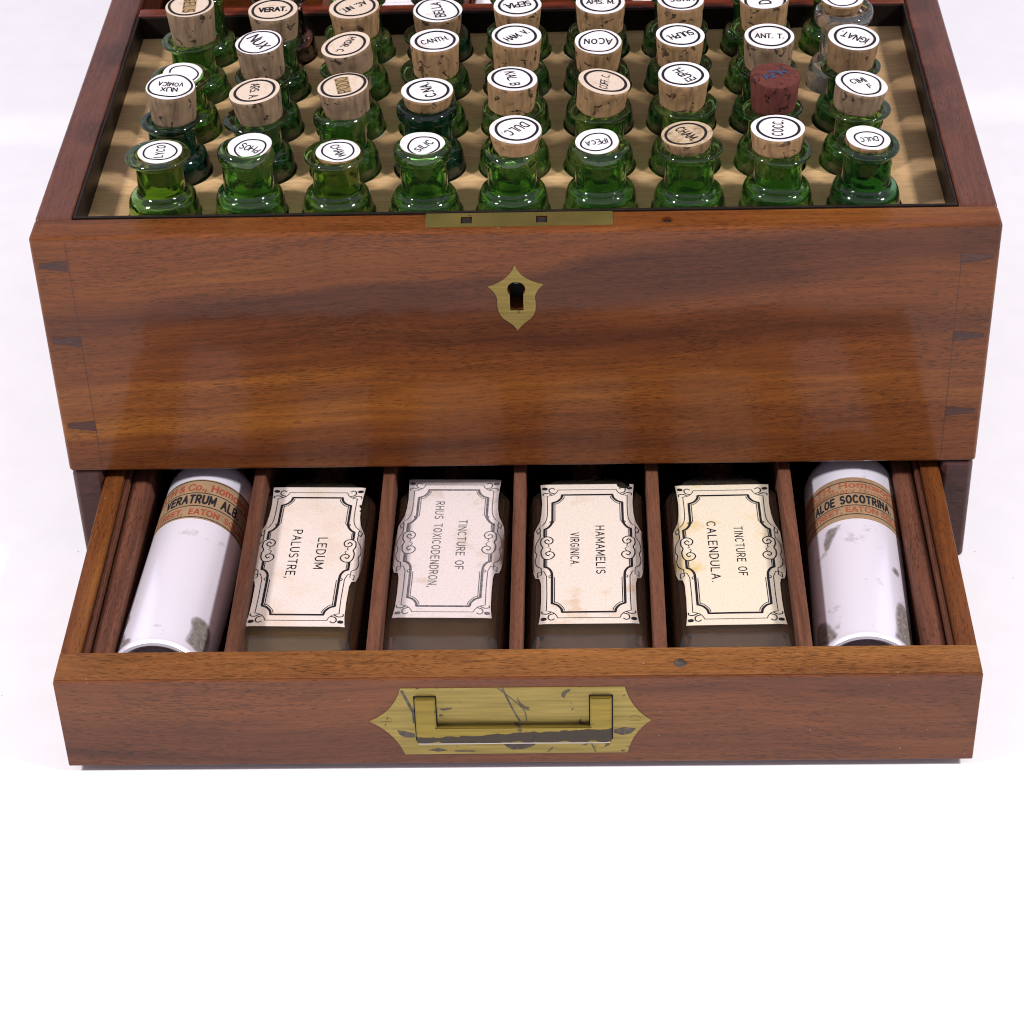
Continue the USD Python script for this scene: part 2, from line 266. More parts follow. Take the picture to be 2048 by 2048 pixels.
def brass(name, band=None, c0=(.19, .145, .042), c1=(.29, .225, .066)):
    nodes = {'g': ('geometry', {}), 'm': ('mapping', {'scale': (60, 60, 1100)}), 'n': ('noise_texture', {'scale': 1.0, 'detail': 3.0}),
             'r': ('rgb_ramp', {'ramp': [(.3, c0), (.7, c1)]}),
             't': ('noise_texture', {'scale': 210.0, 'detail': 4.0, 'roughness': .6, 'distortion': .8}), 'ta': ('map_range', {'from_min': .655, 'from_max': .68, 'to_min': 0, 'to_max': .85, 'clamp': True}),
             'x': ('mix_color', {'b': (.055, .045, .042)}), 'p': ('principled_bsdf', {'metallic': .8, 'roughness': .42})}
    links = [('g.position', 'm.vector'), ('m.vector', 'n.vector'), ('n.fac', 'r.fac'), ('g.position', 't.vector'), ('t.fac', 'ta.value'), ('r.color', 'x.a'), ('ta.result', 'x.fac'), ('x.result', 'p.base_color')]
    if band:  # a slanting band of black tarnish: z between two edges that follow x, with a ragged outline
        z0, sl, half = band
        nodes.update({'sp': ('separate_xyz', {}), 'k': ('math', {'math_type': 'multiply_add', 'value2': sl, 'value3': z0}), 'd': ('math', {'math_type': 'subtract'}),
                      'ab': ('math', {'math_type': 'absolute'}), 'wb': ('noise_texture', {'scale': 300.0, 'detail': 5.0}), 'wd': ('math', {'math_type': 'multiply_add', 'value2': .0024, 'value3': -.0012}), 'ad': ('math', {'math_type': 'add'}),
                      'hx': ('math', {'math_type': 'multiply_add', 'value2': .03, 'value3': half}), 'df': ('math', {'math_type': 'subtract'}),
                      'mr': ('map_range', {'from_min': 0, 'from_max': .0002, 'to_min': 0, 'to_max': .95, 'clamp': True}), 'y': ('mix_color', {'b': (.040, .033, .031)})})
        links = [l for l in links if l[1] != 'p.base_color'] + [('g.position', 'sp.vector'), ('sp.x', 'k.value1'), ('sp.z', 'd.value1'), ('k.value', 'd.value2'), ('d.value', 'ab.value1'), ('g.position', 'wb.vector'), ('wb.fac', 'wd.value1'),
                 ('ab.value', 'ad.value1'), ('wd.value', 'ad.value2'), ('sp.x', 'hx.value1'), ('hx.value', 'df.value1'), ('ad.value', 'df.value2'), ('df.value', 'mr.value'), ('mr.result', 'y.fac'), ('x.result', 'y.a'), ('y.result', 'p.base_color')]
    return mat(name, nodes, links, 'p.BSDF')
M_BRASS = brass('aged_brass'); M_BAIL = brass('tarnished_brass', band=(-.1006, .030, .0017), c0=(.185, .135, .026), c1=(.26, .195, .040)); M_LIT_EDGE = plain('lit_edge', (.42, .38, .36), .4, .5, metal=.5)
M_TIN = mat('tin_metal', {'g': ('geometry', {}), 'n': ('noise_texture', {'scale': 150.0, 'detail': 5.0, 'roughness': .7}), 'a': ('map_range', {'from_min': .60, 'from_max': .70, 'to_min': 0, 'to_max': .5, 'clamp': True}),
    'x': ('mix_color', {'a': (.80, .765, .87), 'b': (.30, .26, .25)}), 'p': ('principled_bsdf', {'roughness': .26, 'metallic': .42, 'specular_ior_level': .6})},
    [('g.position', 'n.vector'), ('n.fac', 'a.value'), ('a.result', 'x.fac'), ('x.result', 'p.base_color')], 'p.BSDF')
M_TINPATCH = mat('dark_tin', {'g': ('geometry', {}), 'n': ('noise_texture', {'scale': 420.0, 'detail': 5.0, 'roughness': .7}), 'a': ('map_range', {'from_min': .30, 'from_max': .62, 'to_min': .25, 'to_max': 1.0, 'clamp': True}),
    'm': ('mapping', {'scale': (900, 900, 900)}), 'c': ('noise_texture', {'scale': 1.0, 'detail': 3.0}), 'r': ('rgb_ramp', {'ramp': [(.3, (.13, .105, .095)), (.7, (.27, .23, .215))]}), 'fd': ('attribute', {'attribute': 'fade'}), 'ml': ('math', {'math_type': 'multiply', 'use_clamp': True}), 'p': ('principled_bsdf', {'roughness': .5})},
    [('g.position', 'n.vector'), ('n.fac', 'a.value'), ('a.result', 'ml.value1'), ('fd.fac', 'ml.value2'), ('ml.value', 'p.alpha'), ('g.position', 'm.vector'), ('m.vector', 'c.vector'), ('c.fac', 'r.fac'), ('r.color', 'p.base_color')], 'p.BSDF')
M_TABLE = mat('white_table', {'g': ('geometry', {}), 'n': ('noise_texture', {'scale': 90.0, 'detail': 4.0}), 'r': ('rgb_ramp', {'ramp': [(.3, (.79, .77, .80)), (.7, (.82, .80, .83))]}),
    'p': ('principled_bsdf', {'roughness': .55, 'specular_ior_level': .3})}, [('g.position', 'n.vector'), ('n.fac', 'r.fac'), ('r.color', 'p.base_color')], 'p.BSDF')

# ------------------------------------------------------------------ setting
ZG = -0.1143
ORIGIN['/World'] = np.zeros(3)
g = obj('table_top', trimesh.creation.box(bounds=[[-6, -6, ZG - .05], [6, 6, ZG]]), M_TABLE, '/World', smooth=False, kind='structure', label='plain white table top under the chest')
motes = []
for i in range(16):
    x, y = rng.uniform(-.15, .15), rng.uniform(-.165, -.10)
    if i > 9: x, y = rng.choice([-1, 1]) * rng.uniform(.133, .15), rng.uniform(-.09, .05)
    a = rng.uniform(0, 3); L = rng.uniform(.15, .6) * MM
    m = Manifold.sphere(.00012, 6).scale((L / .00012 / 2, 1, .5)).rotate((0, 0, math.degrees(a))).translate((x, y, ZG + .00006)); motes.append(m)
obj('dust_specks', join(*motes), M_DUST, '/World', smooth=True, kind='stuff', label='tiny grey dust specks scattered on the white table', category='dust')

# ------------------------------------------------------------------ the chest
chest = thing('medicine_chest', 'polished mahogany homoeopathic medicine chest standing open with its drawer pulled out', 'medicine chest', (0, .1, ZG))
WL, WR, YI, YB = -119.6, 119.3, 133.6, 199
key = unary_union([Point(.5, -18.3).buffer(2.45, quad_segs=10), sbox(-1.3, -25.0, 2.35, -18.3)])
front = rbox(-130, 130, 0, 9.99, -78.3, 0, .0011, 16)
front -= prism(key, 8).translate((0, .007, 0))
for hx in (-12.5, 7.7): front -= Manifold.cube((.0030, .0034, .004), True).translate((hx * MM, .0058, -.001))
front -= Manifold.cylinder(.004, .0016, .0016, 20, True).translate((.0413, .0048, -.001))
obj('front_panel', front, W_FRONT, chest)
for s, x0, x1 in ((-1, -130, WL), (1, WR, 130)):
    obj('side_panel', rbox(x0, x1, 9.99, YB, -78.3, 0, .0009), W_SIDE, chest)
    a, b = (-129.7, -120.56) if s < 0 else (120.56, 129.7)
    obj('lower_side', rbox(a, b, .45, YB, -114.25, -78.35, .0018, 16), W_LOWER, chest)
obj('back_panel', rbox(WL, WR, 189, YB, -114.2, 0, .0009), W_FRONT, chest)
obj('base_board', rbox(-120.5, 120.5, 20, 189, -114.25, -112.6, .0003), W_LOWER, chest)
obj('dust_board', rbox(WL, WR, 10, 189, -78, -75, .0003), W_LOWER, chest)
obj('divider', rbox(WL, WR, YI, YI + 4.6, -75, 0, .0005), W_RED, chest)
lin = .9
for nm, b in (('lining_strip', (WL, WR, 10.0, 10.0 + lin, -75, .18)), ('lining_strip', (WL, WR, YI - lin, YI, -75, -.5)), ('lining_strip', (WL, WL + lin, 10.9, YI - lin, -75, .15)), ('lining_strip', (WR - lin, WR, 10.9, YI - lin, -75, .15))):
    obj(nm, rbox(*b, .0002, 8), M_LINING, chest)
XS = [-97 + 24.15 * i for i in range(9)]; YS = [24.3 + 24.1 * i for i in range(5)]
board = sbox(WL + lin + .05, 10.95, WR - lin - .05, YI - lin - .05)
for y in YS:
    for x in XS: board = board.difference(Point(x, y).buffer(10.35, quad_segs=14))
obj('bottle_board', plate_flat(board, -10.1, 2.5), W_BOARD, chest, smooth=30)
# rear compartments behind the red divider
obj('rear_tray', rbox(WL, WR, 138.3, 188.9, -26, -23.5, .0003), W_RED, chest)
for x in (-104, -62, -18, 22, 62, 100):
    obj('rear_partition', rbox(x - 1, x + 1, 138.3, 188.9, -23.4, -3.0, .0003), W_LINER, chest)
# the raised lid behind (hinged at the back edge)
lt = math.radians(8)
def lidpart(x0, x1, h0, h1, d0, d1):
    m = rbox(x0, x1, d0, d1, h0, h1, .0008)
    return m.rotate((-math.degrees(lt), 0, 0)).translate((0, .200, .001))
lid = obj('lid', lidpart(-130, 130, 2, 199, 22, 30), W_SIDE, chest, label='raised hinged lid')
for b in ((-130, -121, 2, 199, 0, 21.9), (121, 130, 2, 199, 0, 21.9), (-120.9, 120.9, 190, 199, 0, 21.9), (-120.9, 120.9, 2, 11, 0, 21.9)):
    obj('lid_rim', lidpart(*b), W_RED, lid)
# dovetail pins and joint lines on the front corners
for zc, xi in ((-8.9, -120.7), (-33.2, -120.2), (-62.0, -120.2)):
    obj('dovetail', plate_front(Polygon([(-128.2, zc - .7), (xi, zc - 1.8), (xi, zc + 1.7), (-128.2, zc + .9)]), .02, .09), W_DARK, chest, smooth=False)
for zc, xi in ((-10.2, 119.6), (-35.3, 119.8), (-60.5, 119.8)):
    obj('dovetail', plate_front(Polygon([(128.2, zc - .6), (xi, zc - 1.7), (xi, zc + 1.6), (128.2, zc + .7)]), .02, .09), W_DARK, chest, smooth=False)
for x in (-120.3, 119.9):
    obj('joint_line', plate_front(sbox(x - .07, -77.5, x + .07, -2), .02, .05), W_DARK, chest, smooth=False)
# escutcheon
def curve(a, c, b, n=8): return bez(a, c, b, n)[:-1]
esc = Polygon(curve((.3, -10.6), (1.6, -15.2), (7.9, -16.8)) + curve((7.9, -16.8), (4.9, -19.5), (5.7, -22.3)) + curve((5.7, -22.3), (6.0, -26.6), (3.6, -28.3), 6) + curve((3.6, -28.3), (1.6, -29.8), (.6, -31.6))
    + curve((.6, -31.6), (-.3, -29.8), (-2.3, -28.4)) + curve((-2.3, -28.4), (-4.8, -26.7), (-4.8, -22.6), 6) + curve((-4.8, -22.6), (-4.3, -19.8), (-7.2, -17.3)) + curve((-7.2, -17.3), (-1.6, -15.6), (.3, -10.6)))
e = obj('escutcheon', plate_front(esc.difference(key), .3, .42), M_BRASS, chest)
obj('lock_pin', Manifold.cylinder(.004, .0009, .0009, 16).rotate((90, 0, 0)).translate((.0005, .0069, -.0176)), M_PEWTER, chest)
obj('lock_case', plate_front(key.buffer(.4), 7.2, .6), M_BLACK, chest)
lp = sbox(-23.5, 2.35, 26.8, 9.5)
for hx in (-12.5, 7.7): lp = lp.difference(sbox(hx - 1.5, 4.1, hx + 1.5, 7.5))
obj('lock_plate', plate_flat(lp, -.2, .32), M_BRASS, chest)
for hx in (-12.5, 7.7): obj('lock_slot', rbox(hx - 1.48, hx + 1.48, 4.12, 7.48, -2.9, -.35, .0001), M_BLACK, chest)
obj('dowel_pin', Manifold.cylinder(.0018, .0015, .0015, 20).translate((.0413, .0048, -.0028)), M_BLACK, chest)

# items in the rear compartments
def packet(x, y, w, d, rot, label):
    t = thing('paper_packet', label, 'paper packet', (x * MM, y * MM, -.0235), 'paper packets in the rear compartments')
    m = rbox(-w / 2, w / 2, -d / 2, d / 2, 0, 16, .0008).rotate((0, 0, rot)).translate((x * MM, y * MM, -.0234))
    p = obj('wrapper', m, P_WHITE, t)
    obj('flap', rbox(-w / 2 + 1, w / 2 - 1, -d / 8, d / 3, 16.05, 16.4, .0001).rotate((0, 0, rot)).translate((x * MM, y * MM, -.0234)), P_WHITE, t)
packet(-41, 158, 30, 24, 4, 'white paper packet behind the divider, left of the cork marked AC. NIT.')
packet(-7, 160, 15, 20, -6, 'narrow white packet behind the divider between the corks BELLA and SEPIA')
packet(45, 164, 16, 20, 10, 'white packet behind the divider, right of the HYOS. cork')

# ------------------------------------------------------------------ the drawer
dr = thing('drawer', 'shallow mahogany drawer pulled out of the chest, with brass handle and wooden partitions', 'drawer', (0, -.04, -.1116))
YD, ZT, ZB = -87.1, -81.5, -111.6
dx0, dx1 = -120.36, 120.21
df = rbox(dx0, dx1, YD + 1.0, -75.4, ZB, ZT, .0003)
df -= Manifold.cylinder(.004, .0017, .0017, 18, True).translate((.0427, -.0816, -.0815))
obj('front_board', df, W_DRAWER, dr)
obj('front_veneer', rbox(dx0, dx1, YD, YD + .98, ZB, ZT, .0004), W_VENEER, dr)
obj('dowel_pin', Manifold.cylinder(.0016, .0016, .0016, 18).translate((.0427, -.0816, -.0833)), M_PEWTER, dr)
for s in (-1, 1):
    q = lambda a, b: (a, b) if s > 0 else (-b, -a)
    o = 0 if s > 0 else -.15
    x0, x1 = q(114.85, 120.2); obj('side_board', rbox(x0 + o, x1 + o, -75.4, 98, ZB, ZT, .0004), W_RIM, dr)
    x0, x1 = q(113.5, 114.8); obj('side_strip', rbox(x0 + o, x1 + o, -75.3, 97, ZB + 3, ZT - 1.6, .0004), W_LINER, dr)
    x0, x1 = q(107.6, 113.4); obj('side_liner', rbox(x0 + o, x1 + o, -75.3, 97, ZB + 3, ZT - 3.4, .0016, 16), W_LINER, dr)
obj('drawer_floor', rbox(-114.8, 114.7, -75.3, 98, -110.6, -108.6, .0002), W_FLOOR, dr)
obj('back_board', rbox(-114.8, 114.7, 92, 98, -108.5, ZT, .0004), W_RIM, dr)
for x in (-75.3, -37.9, -.1, 37.9, 75.9):
    obj('partition', rbox(x - 1.75, x + 1.75, -75.3, 91.9, -108.5, -82.0, .0005), W_PART, dr)
# flush brass handle
pl = Polygon(curve((-38.8, -96), (-32.0, -92.6), (-30.0, -84.5)) + [(-30.0, -84.5)] + curve((28.2, -84.5), (30, -92.6), (35.2, -96.3)) + curve((35.2, -96.3), (30.4, -100.3), (29.0, -107.9)) + [(29.0, -107.9)] + curve((-29.9, -108), (-32.2, -100), (-38.8, -96)))
bo = sbox(-26.9, -101.5, 25.3, -87.1)
plate = obj('handle_plate', plate_front(pl, YD + .2, .38), M_BRASS, dr)
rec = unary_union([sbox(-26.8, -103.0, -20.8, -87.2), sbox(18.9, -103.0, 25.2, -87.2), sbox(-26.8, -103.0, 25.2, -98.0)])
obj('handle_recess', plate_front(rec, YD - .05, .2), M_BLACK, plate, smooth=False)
bail = unary_union([sbox(-26.4, -102.6, -21.1, -87.5), sbox(19.2, -102.6, 24.8, -87.5), sbox(-26.4, -102.6, 24.8, -97.2)]).buffer(-.5, join_style=2).buffer(.5, quad_segs=4)
bm = prism(bail, .75) + prism(bail.buffer(-.3, join_style=2), 1.0)
bm = bm.translate((0, 0, .0876)).rotate((-3, 0, 0)).translate((0, YD * MM - .0003, -.0876))
obj('handle_bail', bm, M_BAIL, dr, smooth=30)
em = prism(sbox(-26.0, -102.9, 24.4, -102.55), .8).translate((0, 0, .0876)).rotate((-3, 0, 0)).translate((0, YD * MM - .0003, -.0876))
obj('bail_edge', em, M_LIT_EDGE, dr)  # pale strip: light along the bail's lower edge, put into the colour
for x, z in ((-34.3, -96.0), (31.0, -96.2)):
    scr = Point(x, z).buffer(1.55, quad_segs=8).difference(affinity.rotate(sbox(x - 1.3, z - .17, x + 1.3, z + .17), 2))
    sc = obj('screw', plate_front(scr, YD - .1, .16), M_BRASS, plate)
stn = [LineString(spline([(-3.5, -84.7), (-2.2, -88.5), (-.6, -93), (1.2, -97.2)])).buffer(.27), LineString(spline([(-4.6, -84.7), (-1.0, -88.6), (2.0, -92.5), (2.6, -97)])).buffer(.16),
       LineString([(-29.6, -85.5), (-27.0, -93), (-26.9, -96.5)]).buffer(.4), Polygon([(-31.6, -99.2), (-29.5, -99.6), (-27, -100.6), (-27, -101.9), (-29.6, -101.8), (-31, -100.9)]),
       Polygon([(25.5, -99.6), (28, -98.8), (31.2, -99.2), (29.9, -101), (27.6, -101.6), (25.5, -100.8)]), Polygon([(-4.2, -104.0), (5.2, -104.0), (4.2, -105.3), (1.8, -106.3), (-1.4, -106.6), (-2.8, -105.6)]),  # last shape here is the finger notch, its shade put into dark colour
       Polygon([(-24, -106.5), (-21, -105.8), (-18.6, -106.6), (-21, -107.1)]), LineString([(-16.5, -106.9), (-11.5, -107.0)]).buffer(.22), LineString([(19.6, -104.8), (20.6, -107.4)]).buffer(.18), LineString([(8, -107.3), (9.2, -106)]).buffer(.18)]
obj('tarnish', plate_front(unary_union(stn).intersection(pl.buffer(-.1)).difference(rec), YD - .14, .07), M_TARNISH_NOTCH, plate, smooth=False)

# ------------------------------------------------------------------ corked bottles
def profile(zl, lip, lr, nr, zsh, br):
    """Outer then inner profile in mm; zl lip height, zsh where the neck meets the shoulder."""
    o = [(0, -69), (br - 1.5, -70), (br, -68.5), (br, zsh - 6.0)]
    o += bez((br, zsh - 6.0), (br, zsh - .6), (nr + .9, zsh - .25), 9)[1:] + bez((nr + .9, zsh - .25), (nr + .05, zsh), (nr, zsh + .8), 4)[1:]
    if lip == 'flare':
        o += [(nr - .15, zl - 6)] + bez((nr - .1, zl - 3.4), (nr + .3, zl - 1.7), (lr - .5, zl - 1.35), 6) + bez((lr - .5, zl - 1.35), (lr + .25, zl - .7), (lr - .5, zl - .1), 6)[1:]
        o += [(nr, zl + .05), (5.75, zl - .15)]
    else:
        o += [(nr - .15, zl - 7), (nr, zl - 4.4)] + bez((nr, zl - 4.2), (lr, zl - 4.4), (lr, zl - 2.4), 6) + bez((lr, zl - 2.2), (lr + .1, zl - .3), (lr - 1.6, zl), 6)[1:] + [(5.9, zl - .1)]
    i = [(5.2, zl - 1.2), (5.0, zl - 4), (4.9, zsh + 1)] + bez((4.9, zsh + .6), (5.2, zsh - 1.6), (br - 1.7, zsh - 3.2), 6) + [(br - 1.6, zsh - 7), (br - 1.6, -66), (0, -65.5)]
    return [(r * MM, z * MM) for r, z in o + i]
def glassmesh(x, y, prof, seed, lean=(0, 0)):
    v, f = lathe(prof, 52)
    r = np.hypot(v[:, 0], v[:, 1]); n = meshkit.noise(v * [90, 90, 55] + seed * 7.3, seed) - .5
    k = 1 + .055 * n * (r > .003) + .012 * np.cos(2 * np.arctan2(v[:, 1], v[:, 0]) + seed)
    up = np.clip((v[:, 2] + .012) / .02, 0, 1)
    v[:, 0] *= k; v[:, 1] *= k
    v[:, 2] += up * (v[:, 0] * math.tan(math.radians(lean[0])) + v[:, 1] * math.tan(math.radians(lean[1])))
    v[:, 0] += x * MM; v[:, 1] += y * MM
    return v, f
def corkmesh(rt, rb, h, deep, seed, rough=1.0):
    """Cork with its top at z = 0, in mm: h shows above the lip, deep goes into the neck."""
    P = [(0, 0), (rt * .6, 0), (rt - .35, 0), (rt, -.3)] + [(rt + (rb - rt) * t, -.3 - (h - .3) * t) for t in np.linspace(.12, 1, 8)] + [(min(rb, 5.0), -h - .5), (4.75, -h - 2), (4.5, -h - deep), (0, -h - deep)]
    v, f = lathe([(a * MM, b * MM) for a, b in P][::-1], 40)
    r = np.hypot(v[:, 0], v[:, 1]); n = meshkit.fbm(v * [520, 520, 420] + seed * 3.1, 3, seed) - .5
    side = (r > rt * .8 * MM) & (v[:, 2] < -.0002)
    pit = np.clip(meshkit.noise(v * [800, 800, 700] + seed * 5, seed + 3) - .72, 0, 1) * 2.2
    k = 1 + np.where(side, rough * (.07 * n - .10 * pit), .02 * n)
    v[:, 0] *= k; v[:, 1] *= k
    return v, f
def wobble(r, amp, seed, n=40):
    q = random.Random(seed); ph = [q.uniform(0, 6.3) for _ in range(4)]
    return [(r * (1 + amp * (math.sin(2 * a + ph[0]) + .7 * math.sin(3 * a + ph[1]) + .4 * math.sin(5 * a + ph[2]))) * math.cos(a), r * (1 + amp * (math.sin(2 * a + ph[0]) + .7 * math.sin(3 * a + ph[1]) + .4 * math.sin(5 * a + ph[2]))) * math.sin(a)) for a in np.linspace(0, 2 * math.pi, n, endpoint=False)]
def place(mesh, tilt, at):
    """tilt (right side down, near side down) in degrees, then to the cork top at (mm)."""
    v, f = tris(mesh); R = trimesh.transformations.euler_matrix(math.radians(tilt[1]), math.radians(tilt[0]), 0)[:3, :3]
    return v @ R.T + np.array(at) * MM, f
def direction(a): return math.degrees(math.atan2(math.sin(math.radians(a)) / .62, math.cos(math.radians(a))))
GROUP = 'corked bottles standing in the holes of the board'
ROWN = ['front row', 'second row', 'third row', 'fourth row', 'back row']
def bottle(row, col, text, ang, label, hand=False, top=(0, 0, 20), lip_z=12, lip='flare', lr=8.7, glassm=None, corkm=None, tilt=(0, 0), rt=7.1, paperm=None, body_label=None, strip=False, two=None, ring=.80, nopaper=False, inkm=None, bold=.15, off=(0, 0), short=False):
    x, y = XS[col], YS[row]; sd = row * 9 + col + 1; q = random.Random(sd)
    t = thing('medicine_bottle', label, 'bottle', (x * MM, y * MM, -.070), GROUP)
    nr = q.uniform(6.5, 6.9) if lip == 'flare' else q.uniform(6.5, 7.0)
    zsh = q.uniform(-1.0, .4)
    obj('glass', glassmesh(x, y, profile(lip_z, lip, lr, nr, zsh, 9.75), sd, (q.uniform(-3, 3), q.uniform(-3, 3))), glassm or GL_GREEN, t, smooth=50)
    tx, tz = top; tilt = (tilt[0] + q.uniform(-1.5, 1.5), tilt[1] + q.uniform(-1.5, 1.5))
    h = max(tz - lip_z, .25)
    flush = h < 2.2
    if flush: rt = min(rt, 5.9 if lip == 'flare' else 6.0)
    rb = rt * (.98 if flush else q.uniform(.86, .93))
    at = (tx, y + (0 if flush else q.uniform(-.3, .3)), tz)
    ck = obj('cork', place(corkmesh(rt, min(rb, 6.6), h + (.6 if flush else .1), 7.5, sd), tilt, at), corkm or q.choice([C_TAN, C_TAN, C_GREY, C_BROWN]), t, smooth=50)
    if nopaper and not text: return t
    dir_ = direction(ang); R = rt * .985
    hw = .024 if hand else .009
    disc = Polygon(wobble(R * (1.02 if flush else 1), hw, sd))
    if not nopaper:
        obj('paper_disc', place(plate_flat(disc, .02, .10), tilt, at), paperm or P_WHITE, ck, smooth=False)
    ink = []
    if not nopaper:
        rr = R * ring; tw = .46 if not hand else .36
        ink.append(affinity.translate(Polygon(wobble(rr, hw * 1.7, sd + 50)).buffer(tw / 2 * rt / 7 * 1.15).difference(Polygon(wobble(rr, hw * 1.7, sd + 50)).buffer(-tw * rt / 7)), *off))
    wmax = 1.52 * R * ring if ring > .7 else 1.45 * R * ring
    if text:
        hh = (.44 if len(text) < 5 else .39) * R * (ring / .8)
        if two: hh = .30 * R
        if strip: hh = .46 * R
        k = dict(gap=.26 if len(text) < 6 else .2, thick=bold + (.05 if not strip else -.03) if not hand else .17, hand=1.0 if hand else .12, seed=sd)
        s = fit_text(text, wmax * (.8 if two else .96), hh, **k)
        if two:
            s = unary_union([affinity.translate(s, two[1], two[2]), affinity.translate(fit_text(two[0], wmax * .62, hh, **k), two[3], two[4])])
        if not hand: ink[:] = [affinity.translate(i, q.uniform(-.3, .3), q.uniform(-.3, .3)) for i in ink]
        s = affinity.translate(affinity.rotate(s, dir_, origin=(0, 0)), *off)
        if strip:
            b = affinity.rotate(sbox(-R * .62, -R * .27, R * .62, R * .27), dir_, origin=(0, 0))
            obj('pasted_strip', place(plate_flat(b, .14, .07), tilt, at), P_STRIP, ck, smooth=False)
            ink = [i.difference(b) for i in ink]
        ink.append(s)
    sh = unary_union(ink).intersection(disc)
    obj('lettering', place(plate_flat(sh, .13 if not strip else .2, .05), tilt, at), inkm or M_INK, ck, smooth=False)
    if body_label is not None:
        a0, a1 = body_label
        A = np.radians(np.linspace(a0, a1, 14)); zz = [-7.2 + (1.6 if i % 13 else 0) - 1.5 for i in range(14)]
        r_ = 9.75 * 1.045 + .05
        V, F = [], []
        for rr in (r_, r_ + .12):
            for z in (-45, -7.6): V += [(x + rr * math.cos(a), y + rr * math.sin(a), z) for a in A]
        n = 14
        for i in range(n - 1):
            F += [(2 * n + i, 2 * n + i + 1, 3 * n + i + 1, 3 * n + i), (i, n + i, n + i + 1, i + 1), (n + i, 3 * n + i, 3 * n + i + 1, n + i + 1)]
        obj('side_label', (np.array(V) * MM, np.array(F)), P_WHITE, t, smooth=40)
    return t

A, B, C, Dd, E = 0, 1, 2, 3, 4
GD, GT, GO = GL_DARK, GL_TEAL, GL_OLIVE
# front row
bottle(A, 0, 'LYCO', 88, 'green bottle with flush cork hand lettered LYCO at the front left corner', True, (-96.2, 0, 0)[:1] + (12.0,), 11.7, 'flare', 9.1, GO, tilt=(0, 3), ring=.76, body_label=(-60, 10))
bottle(A, 1, 'PHOS', 160, 'green bottle with thick rounded lip and flush cork hand lettered PHOS', True, (-71.6, 13.4), 13.3, 'collar', 7.7, GL_GREEN, tilt=(-3, 5), ring=.72, off=(.3, -1.3), body_label=(-55, 10))
bottle(A, 2, 'CHAM', -52, 'bright green bottle with flush paper topped cork hand lettered CHAM in purple', True, (-47.6, 11.4), 10.9, 'flare', 8.6, GO, tilt=(0, 3), ring=.78)
bottle(A, 3, 'SILIC', 36, 'green bottle with thick lip and flush cork hand lettered SILIC', True, (-24.6, 13.1), 13.2, 'collar', 8.1, GL_GREEN, tilt=(2, 5), ring=.74, off=(.4, -.9))
bottle(A, 4, 'DULC.', -147, 'green bottle with raised chipped cork printed DULC. in the front row', False, (.9, 17.1), 12.2, 'collar', 7.8, GL_GREEN, C_TAN, tilt=(1, 2), rt=7.2, bold=.11)
bottle(A, 5, 'IPECA', 189, 'green bottle with flush cork hand lettered IPECA', True, (22.9, 13.1), 12.5, 'collar', 8.3, GL_GREEN, tilt=(1, 4), ring=.72, off=(-.2, -.5))
bottle(A, 6, 'CHAM.', -44, 'green bottle with worn brown crumbling cork printed CHAM.', False, (47.1, 14.9), 11.3, 'flare', 9.1, GL_GREEN, C_BROWN, tilt=(-4, 2), rt=7.0, paperm=P_TAN, bold=.13)
bottle(A, 7, 'COCC.', 82, 'green bottle with clean raised cork printed COCC.', False, (71.5, 16.3), 10.6, 'flare', 9.0, GL_GREEN, C_TAN, tilt=(2, 2), rt=7.3, bold=.11)
bottle(A, 8, 'DULC', 188, 'dark green bottle with flush torn label hand lettered DULC at the front right corner', True, (95.9, 12.8), 11.7, 'flare', 8.6, GD, tilt=(7, 4), rt=6.6, ring=.66, off=(.3, -.6))
# second row
bottle(B, 0, 'VOMICA', 178, 'blue green bottle with tall cork hand lettered NUX VOMICA', True, (-95.7, 19.4), 9.5, 'flare', 8.6, GT, C_GREY, tilt=(0, 3), rt=7.0, two=('NUX', 0, -.9, 0, 1.9), ring=.86)
bottle(B, 1, 'ARS. A.', -88, 'green bottle with brown stained cork printed ARS. A.', False, (-72.4, 17.3), 9.6, 'flare', 9.2, GD, C_GREY, tilt=(-7, 2), rt=7.3, paperm=P_CREAM, bold=.10)
bottle(B, 2, 'PODO', 107, 'green bottle whose cork has a tan strip printed PODO, second row', False, (-47.6, 18.5), 11.0, 'collar', 7.9, GL_GREEN, C_GREY, tilt=(-4, 2), rt=7.2, paperm=P_CREAM, strip=True, ring=.88, bold=.11)
bottle(B, 3, 'C.NA.', 120, 'green bottle with thick blue tinged lip and low broken cork printed C.NA.', False, (-24.1, 16.8), 12.9, 'collar', 8.4, GT, C_TAN, tilt=(1, 2), rt=7.3, bold=.13)
bottle(B, 4, 'KAL. B', -68, 'green bottle with raised cork printed KAL. B', False, (-.3, 19.8), 11.6, 'flare', 8.7, GL_GREEN, C_TAN, tilt=(4, 2), rt=7.0, bold=.11)
bottle(B, 5, 'COFF. C.', 80, 'green bottle with split cork sloping to the right, printed COFF. C.', False, (25.2, 18.4), 10.6, 'flare', 9.0, GL_GREEN, C_TAN, tilt=(9, 2), rt=7.4, paperm=P_CREAM, bold=.09)
bottle(B, 6, 'EUPH.', 138, 'green bottle with tall white topped cork printed EUPH.', False, (47.1, 20.2), 11.8, 'flare', 9.0, GL_GREEN, C_TAN, tilt=(2, 2), rt=7.1, paperm=P_WHITE, bold=.12)
bottle(B, 7, 'APH', 18, 'green bottle with bare red stained cork marked in blue ink', True, (72.4, 19.9), 10.0, 'flare', 8.6, GL_GREEN, C_RED, tilt=(0, 2), rt=6.9, nopaper=True, inkm=M_BLUEINK)
